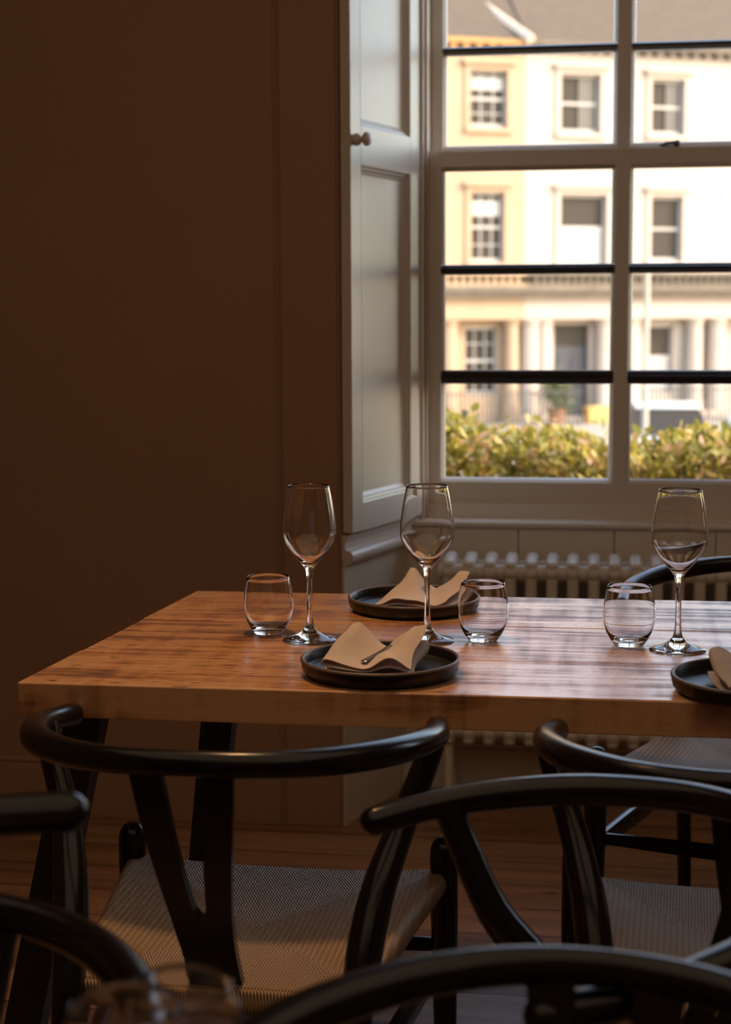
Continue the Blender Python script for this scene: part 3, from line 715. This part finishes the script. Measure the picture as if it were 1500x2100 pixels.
tag(o, 'thin steel stirrer leaning inside the bright rimmed near tumbler', 'cutlery')

# ------------------------------------------------------------------ outside
M_ground = mat('paving', (0.36, 0.31, 0.26), 0.9, noise=(2, 0.15, (1, 1, 1)))
bm = bmesh.new(); box(bm, -60, 80, 8.6, 110, -2.4, -2.2); tag(obj('street_ground', bm, M_ground, smooth=False), kind='structure')
bm = bmesh.new(); box(bm, -14, 14, 4.5, 8.6, -2.4, -0.5); tag(obj('garden_terrace', bm, mat('soil', (0.12, 0.09, 0.06), 0.95, noise=(8, 0.3, (1, 1, 1))), smooth=False), kind='structure')

# hedge
def make_leafmat():
    m = mat('hedge_leaf', (0.3, 0.33, 0.05), 0.45); t = m.node_tree; b = t.nodes['Principled BSDF']
    oi = N(t, 'ShaderNodeNewGeometry'); c = ramp(t, oi.outputs['Random Per Island'], [(0.0, (0.14, 0.13, 0.025)), (0.35, (0.32, 0.29, 0.045)), (0.7, (0.55, 0.42, 0.06)), (1.0, (0.60, 0.36, 0.19))])
    t.links.new(c, b.inputs['Base Color'])
    tr = N(t, 'ShaderNodeBsdfTranslucent'); t.links.new(c, tr.inputs[0]); mx = N(t, 'ShaderNodeMixShader', Fac=0.35)
    t.links.new(b.outputs[0], mx.inputs[1]); t.links.new(tr.outputs[0], mx.inputs[2]); t.links.new(mx.outputs[0], t.nodes['Material Output'].inputs[0]); return m
M_leaf = make_leafmat(); M_twig = mat('hedge_twig', (0.16, 0.10, 0.06), 0.8)
hedge = empty('garden_hedge', (0.3, 6.0, -0.5))
tag(hedge, 'clipped yellow-green leafy hedge just outside the window', 'hedge')
def leaves(bm, n, vol, size, rnd):
    for _ in range(n):
        x, y, z = vol(rnd)
        l = size*rnd.uniform(0.7, 1.25); wd = l*rnd.uniform(0.20, 0.30)
        d = Vector((rnd.gauss(0, 1), rnd.gauss(0, 1), rnd.gauss(0.7, 0.8))).normalized()
        s = d.cross(Vector((rnd.gauss(0, 1), rnd.gauss(0, 1), rnd.gauss(0, 1)))).normalized(); u = s.cross(d)
        c = Vector((x, y, z)); pts = [c - d*l/2, c - d*l*0.1 + s*wd + u*wd*0.35, c + d*l*0.3 + s*wd*0.7 + u*wd*0.2, c + d*l/2, c + d*l*0.3 - s*wd*0.7 + u*wd*0.2, c - d*l*0.1 - s*wd + u*wd*0.35]
        v = [bm.verts.new(p) for p in pts]; mid = v[0], v[3]
        bm.faces.new((v[0], v[1], v[2], v[3])); bm.faces.new((v[0], v[3], v[4], v[5]))
rnd = random.Random(11)
def hv(r):
    x = r.uniform(-2.2, 2.0); top = 1.285 + 0.025*math.sin(x*5) + 0.02*math.sin(x*13+1) - 0.05*x
    z = top - abs(r.gauss(0, 0.28)) + (0.05 if r.random() < 0.08 else 0); return x, r.uniform(-0.35, 0.35), max(0.05, z)
bm = bmesh.new(); leaves(bm, 24000, hv, 0.050, rnd); me_leaf = obj('foliage', bm, M_leaf, hedge, smooth=True, auto=3); me_leaf['kind'] = 'stuff'
bm = bmesh.new()
for k in range(90):
    x = rnd.uniform(-2.2, 2.0); y = rnd.uniform(-0.25, 0.25)
    pts = [(x, y, 0), (x+rnd.uniform(-.05, .05), y, 0.5), (x+rnd.uniform(-.1, .1), y+rnd.uniform(-.06, .06), 0.95), (x+rnd.uniform(-.14, .14), y+rnd.uniform(-.08, .08), 1.28)]
    sweep(bm, pts, [(0.009, 0.009), (0.007, 0.007), (0.005, 0.005), (0.002, 0.002)], n=5, upv=Vector((0, 1, 0)), round_ends=False)
o = obj('stems', bm, M_twig, hedge); o['kind'] = 'stuff'

# terrace of stone houses across the street
FP = (-3.42, 50.0, 0.0); FA = math.atan2(0.4368, 0.8996)
def stone(name, col, am=0.10):
    return mat(name, col, 0.85, noise=(0.9, am, (1, 1, 0.6)), bump=(6, 0.2, 0.03, (1, 1, 1)))
M_stone = stone('pale_sandstone', (0.44, 0.365, 0.295)); M_stone2 = stone('honey_sandstone', (0.40, 0.28, 0.175), 0.18)
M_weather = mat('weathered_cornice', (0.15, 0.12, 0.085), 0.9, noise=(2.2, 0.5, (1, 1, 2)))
M_orange = stone('orange_sandstone', (0.42, 0.23, 0.085), 0.2)
M_slate = mat('roof_slate', (0.105, 0.082, 0.060), 0.8, spec=0.2, noise=(3, 0.15, (1, 1, 1)))
M_white = mat('white_window_paint', (0.40, 0.37, 0.33), 0.5)
M_dark = mat('dark_window_glass', (0.05, 0.042, 0.033), 0.35, spec=0.12)
M_blind = mat('window_blind', (0.38, 0.34, 0.27), 0.8)
M_door = mat('dark_blue_door', (0.030, 0.034, 0.048), 0.4)
M_curtain = mat('curtain', (0.22, 0.20, 0.17), 0.9)
def wall_holes(bm, u0, u1, z0, z1, holes, d, rev):
    us = sorted({u0, u1} | {h[0] for h in holes} | {h[1] for h in holes}); zs = sorted({z0, z1} | {h[2] for h in holes} | {h[3] for h in holes})
    for a, b in zip(us[:-1], us[1:]):
        for c, e in zip(zs[:-1], zs[1:]):
            if any(h[0] <= a and b <= h[1] and h[2] <= c and e <= h[3] for h in holes): continue
            bm.faces.new([bm.verts.new(p) for p in ((a, d, c), (b, d, c), (b, d, e), (a, d, e))])
    for (a, b, c, e) in holes:
        for q in (((a, c), (a, e)), ((b, e), (b, c)), ((a, e), (b, e)), ((b, c), (a, c))):
            (p0, r0), (p1, r1) = q
            bm.faces.new([bm.verts.new(p) for p in ((p0, d, r0), (p1, d, r1), (p1, d+rev, r1), (p0, d+rev, r0))])
def town_window(par, a, b, c, e, d, style):
    """style: six (many panes), plain (two large panes)"""
    f = empty('window', ((a+b)/2, d, c)); f.parent = par
    hw, H = (b-a)/2, e-c
    bm = bmesh.new()
    box(bm, -hw, -hw+0.06, -0.03, 0.05, 0, H); box(bm, hw-0.06, hw, -0.03, 0.05, 0, H); box(bm, -hw, hw, -0.03, 0.05, H-0.09, H); box(bm, -hw, hw, -0.03, 0.05, 0, 0.12)
    box(bm, -hw, hw, -0.04, 0.05, H/2-0.045, H/2+0.045)
    if style == 'six':
        for k in (1, 2): x = -hw + 2*hw*k/3; box(bm, x-0.019, x+0.019, -0.02, 0.04, 0, H)
        for z in (H*0.25, H*0.75): box(bm, -hw, hw, -0.02, 0.04, z-0.019, z+0.019)
    obj('window_frame', bm, M_white, f, smooth=False)
    bm = bmesh.new(); box(bm, -hw, hw, 0.03, 0.06, 0, H); obj('pane', bm, M_dark, f, smooth=False)
    return f
def townhouse(label, u0, u1, openings, ms, cols, group, corn_z, roofz):
    b = empty('townhouse', (FP[0]+math.cos(FA)*u0, FP[1]+math.sin(FA)*u0, -2.2), FA)
    W = u1-u0; Z = 2.2
    op = [(a-u0, c-u0, z0+Z, z1+Z, st) for a, c, z0, z1, st in openings]
    up_ = [o for o in op if o[2] > 4.4]; lo = [o for o in op if o[2] <= 4.4]
    bm = bmesh.new()
    wall_holes(bm, 0, W, 2.4+Z, corn_z+Z, [o[:4] for o in up_], 0.0, 0.22)
    wall_holes(bm, 0, W, -0.2, 2.4+Z, [o[:4] for o in lo], 0.55, 0.22)
    box(bm, 0, 0.05, 0.6, 9, -0.2, corn_z+Z); box(bm, W-0.05, W, 0.6, 9, -0.2, corn_z+Z)
    obj('wall', bm, ms, b, smooth=False)
    bm = bmesh.new(); box(bm, 0, W, -0.05, 0.6, 1.0+Z, 1.66+Z); obj('frieze', bm, ms, b, smooth=False)
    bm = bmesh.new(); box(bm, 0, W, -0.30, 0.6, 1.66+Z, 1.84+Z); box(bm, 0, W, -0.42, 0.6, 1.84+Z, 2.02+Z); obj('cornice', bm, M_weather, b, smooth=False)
    bm = bmesh.new(); box(bm, 0, W, -0.22, 0.1, 2.02+Z, 2.10+Z)
    x = 0.3
    while x < W-0.3: box(bm, x, x+0.10, -0.15, -0.02, 2.10+Z, 2.34+Z); x += 0.26
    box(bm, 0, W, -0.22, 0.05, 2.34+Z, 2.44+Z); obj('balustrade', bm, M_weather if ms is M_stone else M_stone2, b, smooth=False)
    for (a, c, z0, z1, st) in op:
        lowd = 0.55 if z0 <= 4.4 else 0.0
        if st == 'door':
            dn = empty('door', ((a+c)/2, lowd+0.18, z0)); dn.parent = b; hw = (c-a)/2; H = z1-z0
            bm = bmesh.new(); box(bm, -hw, hw, 0, 0.06, 0, H*0.76); box(bm, -hw*0.7, -hw*0.1, -0.02, 0.0, 0.2, H*0.3); box(bm, hw*0.1, hw*0.7, -0.02, 0, 0.2, H*0.3); box(bm, -hw*0.7, -hw*0.1, -0.02, 0, H*0.38, H*0.68); box(bm, hw*0.1, hw*0.7, -0.02, 0, H*0.38, H*0.68)
            obj('door_leaf', bm, M_door, dn, smooth=False)
            bm = bmesh.new(); box(bm, -hw, hw, 0.0, 0.05, H*0.76, H); obj('fanlight', bm, M_dark, dn, smooth=False)
            continue
        town_window(b, a, c, z0, z1, lowd+0.16, 'six' if st.startswith('six') else 'plain')
        if lowd == 0.0:   # moulded surround and sill
            bm = bmesh.new(); g = 0.17
            box(bm, a-g, a, -0.06, 0.02, z0-0.02, z1+g); box(bm, c, c+g, -0.06, 0.02, z0-0.02, z1+g); box(bm, a-g, c+g, -0.07, 0.02, z1, z1+g)
            box(bm, a-g-0.08, c+g+0.08, -0.18, 0.02, z1+g, z1+g+0.12); box(bm, a-g, c+g, -0.12, 0.02, z0-0.16, z0-0.02)
            obj('window_surround', bm, ms, b, smooth=False)
        if 'blind' in st or 'half' in st:
            k0 = {'blind': (0.66, 0.88), 'half': (0.02, 0.55)}['half' if 'half' in st else 'blind']; H = z1-z0
            bm = bmesh.new(); box(bm, a+0.09, c-0.09, lowd+0.135, lowd+0.15, z0+H*k0[0], z0+H*k0[1]); obj('blind', bm, M_white, b, smooth=False)
        if 'curtain' in st:
            H = z1-z0; bm = bmesh.new()
            for k in range(9): box(bm, a+(c-a)*(0.50+0.045*k), a+(c-a)*(0.53+0.045*k), lowd+0.13+0.015*(k % 2), lowd+0.155+0.015*(k % 2), z0+0.12, z1-0.09)
            obj('curtain', bm, M_curtain, b, smooth=False)
    for uc, r in cols:
        bm = bmesh.new(); x = uc-u0
        lathe(bm, [(r*1.15, 0.25), (r*1.15, 0.5), (r, 0.58), (r*0.99, 1.6), (r*0.92, 2.95), (r*0.95, 3.0), (r*1.15, 3.05), (r*1.2, 3.2)], 20, T=lambda v: Vector((v.x+x, v.y*0.9+0.30, v.z)))
        box(bm, x-r*1.25, x+r*1.25, 0.0, 0.55, -0.1, 0.25); obj('column', bm, ms, b, auto=0.5)
    bm = bmesh.new()
    box(bm, 0, W, -0.28, 0.1, corn_z+Z, corn_z+Z+0.14); x = 0.15
    while x < W-0.1: box(bm, x, x+0.16, -0.22, 0.0, corn_z+Z-0.17, corn_z+Z); x += 0.42
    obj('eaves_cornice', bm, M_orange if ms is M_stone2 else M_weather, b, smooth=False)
    bm = bmesh.new(); z0 = corn_z+Z+0.14
    v = [bm.verts.new(p) for p in ((0, -0.20, z0), (W, -0.20, z0), (W, 5, z0+roofz), (0, 5, z0+roofz), (W, 9, z0), (0, 9, z0))]
    bm.faces.new((v[0], v[1], v[2], v[3])); bm.faces.new((v[3], v[2], v[4], v[5])); bm.faces.new((v[1], v[4], v[2])); bm.faces.new((v[0], v[3], v[5]))
    obj('roof', bm, M_slate, b, smooth=False)
    tag(b, label, 'house', group)
    return b, Z
b1, Z = townhouse('honey sandstone townhouse across the street, left of the joint, with many-paned windows', -9.0, 1.23,
    [(-0.60, 0.62, 6.80, 8.50, 'six blind'), (-0.56, 0.54, 2.75, 4.87, 'six blind'), (-0.52, 0.56, -1.35, 0.78, 'six'),
     (-4.0, -2.8, 6.80, 8.50, 'six'), (-4.0, -2.8, 2.75, 4.87, 'six'), (-4.0, -2.8, -1.35, 0.78, 'six'), (-7.2, -6.0, 6.80, 8.50, 'six'), (-7.2, -6.0, 2.75, 4.87, 'six')],
    M_stone2, [(-1.15, 0.27), (-1.85, 0.27), (0.93, 0.24)], 'townhouses across the street', 9.25, 5.0)
bm = bmesh.new()      # raked coping stone at the joint of the roofs
pts = [(10.25, -0.35, 11.58), (9.6, 0.9, 12.5), (8.6, 3.5, 14.6)]
sweep(bm, pts, [(0.20, 0.16)]*3, n=6, round_ends=False); obj('roof_coping', bm, M_stone, b1, smooth=False)
b2, Z = townhouse('pale sandstone townhouse across the street with the dark front door and plain sash windows', 1.23, 20.0,
    [(2.40, 3.74, 6.72, 8.50, 'plain curtain'), (5.50, 6.66, 6.74, 8.45, 'plain curtain'), (2.42, 4.00, 2.70, 4.85, 'plain half'), (5.55, 6.66, 2.80, 4.84, 'plain'),
     (2.50, 3.72, -2.10, 0.82, 'door'), (5.70, 6.72, -1.4, 0.80, 'plain half'),
     (8.9, 10.1, 6.74, 8.45, 'plain'), (8.9, 10.1, 2.80, 4.84, 'plain'), (8.95, 10.1, -1.4, 0.80, 'plain'), (12.2, 13.4, 6.74, 8.45, 'plain'), (12.2, 13.4, 2.80, 4.84, 'plain'), (15.6, 16.8, 6.74, 8.45, 'plain'), (15.6, 16.8, 2.80, 4.84, 'plain')],
    M_stone, [(1.55, 0.30), (2.02, 0.28), (4.12, 0.27), (5.10, 0.25), (7.35, 0.28), (8.15, 0.30), (10.8, 0.30)], 'townhouses across the street', 9.28, 5.2)

# railings, lamp post, planters, cars
def fpt(u, d, z=-2.2): return Vector((FP[0]+math.cos(FA)*u-math.sin(FA)*d, FP[1]+math.sin(FA)*u+math.cos(FA)*d, z))
M_rail = mat('railing_iron', (0.06, 0.055, 0.05), 0.6)
def railing(u0, u1, label):
    r = empty('street_railing', fpt(u0, -2.2), FA); tag(r, label, 'railing', 'iron railings across the street')
    bm = bmesh.new(); Wd = u1-u0
    box(bm, 0, Wd, -0.02, 0.02, 1.02, 1.06); box(bm, 0, Wd, -0.02, 0.02, 0.15, 0.19); obj('rail', bm, M_rail, r, smooth=False)
    bm = bmesh.new(); x = 0.0
    while x <= Wd: box(bm, x-0.012, x+0.012, -0.012, 0.012, 0.0, 1.12); x += 0.14
    o = obj('balusters', bm, M_rail, r, smooth=False); o['kind'] = 'stuff'
railing(-6.0, 2.2, 'iron railing in front of the many-paned house'); railing(4.2, 9.0, 'iron railing right of the dark front door')
pl = empty('lamp_post', (0.80, 28.0, -2.2)); tag(pl, 'pale lamp post standing beyond the hedge, right of the window mullion', 'lamp post')
bm = bmesh.new(); lathe(bm, [(0.09, 0), (0.09, 0.6), (0.055, 0.7), (0.045, 4.1)], 14); obj('post', bm, M_blind, pl)
pb = empty('potted_bush', fpt(1.9, -1.0)); tag(pb, 'dark green bush in a pot left of the dark front door', 'potted plant')
bm = bmesh.new(); lathe(bm, [(0.22, 0), (0.30, 0.5), (0.33, 0.5), (0.30, 0.46), (0, 0.46)], 20); obj('pot', bm, mat('terracotta', (0.35, 0.16, 0.08), 0.8), pb)
bm = bmesh.new(); leaves(bm, 900, lambda r: (r.gauss(0, .22), r.gauss(0, .22), 0.95+r.gauss(0, .28)), 0.13, rnd); o = obj('foliage', bm, mat('dark_leaf', (0.10, 0.12, 0.04), 0.6), pb, auto=3); o['kind'] = 'stuff'
bx = bmesh.new(); box(bx, -0.38, 0.38, -0.2, 0.2, 0, 0.45, 0.02); box(bx, -0.42, 0.42, -0.23, 0.23, 0.45, 0.52, 0.01)
o = obj('planter_box', bx, mat('ochre_planter', (0.60, 0.40, 0.12), 0.7)); o.location = fpt(3.2, -1.2); o.rotation_euler = (0, 0, FA); tag(o, 'ochre planter box at the foot of the dark front door', 'planter')
def car(name, x, y, rz, col, label):
    c = empty(name, (x, y, -2.2), rz); tag(c, label, 'car', 'parked cars')
    bm = bmesh.new()
    prof = [(-2.1, 0.28), (-2.15, 0.55), (-2.05, 0.82), (-1.1, 0.95), (1.75, 0.98), (2.08, 0.86), (2.12, 0.5), (2.05, 0.28)]
    a = [bm.verts.new((x_, -0.84, z)) for x_, z in prof]; b = [bm.verts.new((x_, 0.84, z)) for x_, z in prof]; n = len(prof)
    for i in range(n): bm.faces.new((a[i], a[(i+1) % n], b[(i+1) % n], b[i]))
    bm.faces.new(a[::-1]); bm.faces.new(b); bmesh.ops.bevel(bm, geom=list(bm.edges), offset=0.06, segments=3, affect='EDGES')
    mt = mat('car_paint_'+name, col, 0.25, coat=0.6); obj('body', bm, mt, c)
    bm = bmesh.new(); g = [(-1.15, 0.94), (-0.45, 1.44), (1.05, 1.50), (1.80, 0.97)]
    a = [bm.verts.new((x_, -0.78+0.13*(z > 1), z)) for x_, z in g]; b = [bm.verts.new((x_, 0.78-0.13*(z > 1), z)) for x_, z in g]
    for i in range(4): bm.faces.new((a[i], a[(i+1) % 4], b[(i+1) % 4], b[i]))
    bm.faces.new(a[::-1]); bm.faces.new(b); obj('windows', bm, M_dark, c, smooth=False)
    bm = bmesh.new(); box(bm, -0.50, 1.10, -0.66, 0.66, 1.44, 1.53, 0.04); obj('roof', bm, mt, c)
    for wx in (-1.32, 1.32):
        for wy in (-0.80, 0.80):
            bm = bmesh.new(); lathe(bm, [(0, -0.1), (0.2, -0.1), (0.31, -0.09), (0.31, 0.09), (0.2, 0.1), (0, 0.1)], 20, T=lambda v: Vector((v.x+wx, v.z+wy, v.y+0.31))); obj('wheel', bm, M_rail, c)
    return c
car('parked_car', 1.40, 34.0, math.radians(92), (0.80, 0.78, 0.75), 'white car parked beyond the hedge, left of the blue one')
car('parked_car', 2.95, 29.2, math.radians(88), (0.16, 0.36, 0.46), 'light blue car parked beyond the hedge at the right edge')
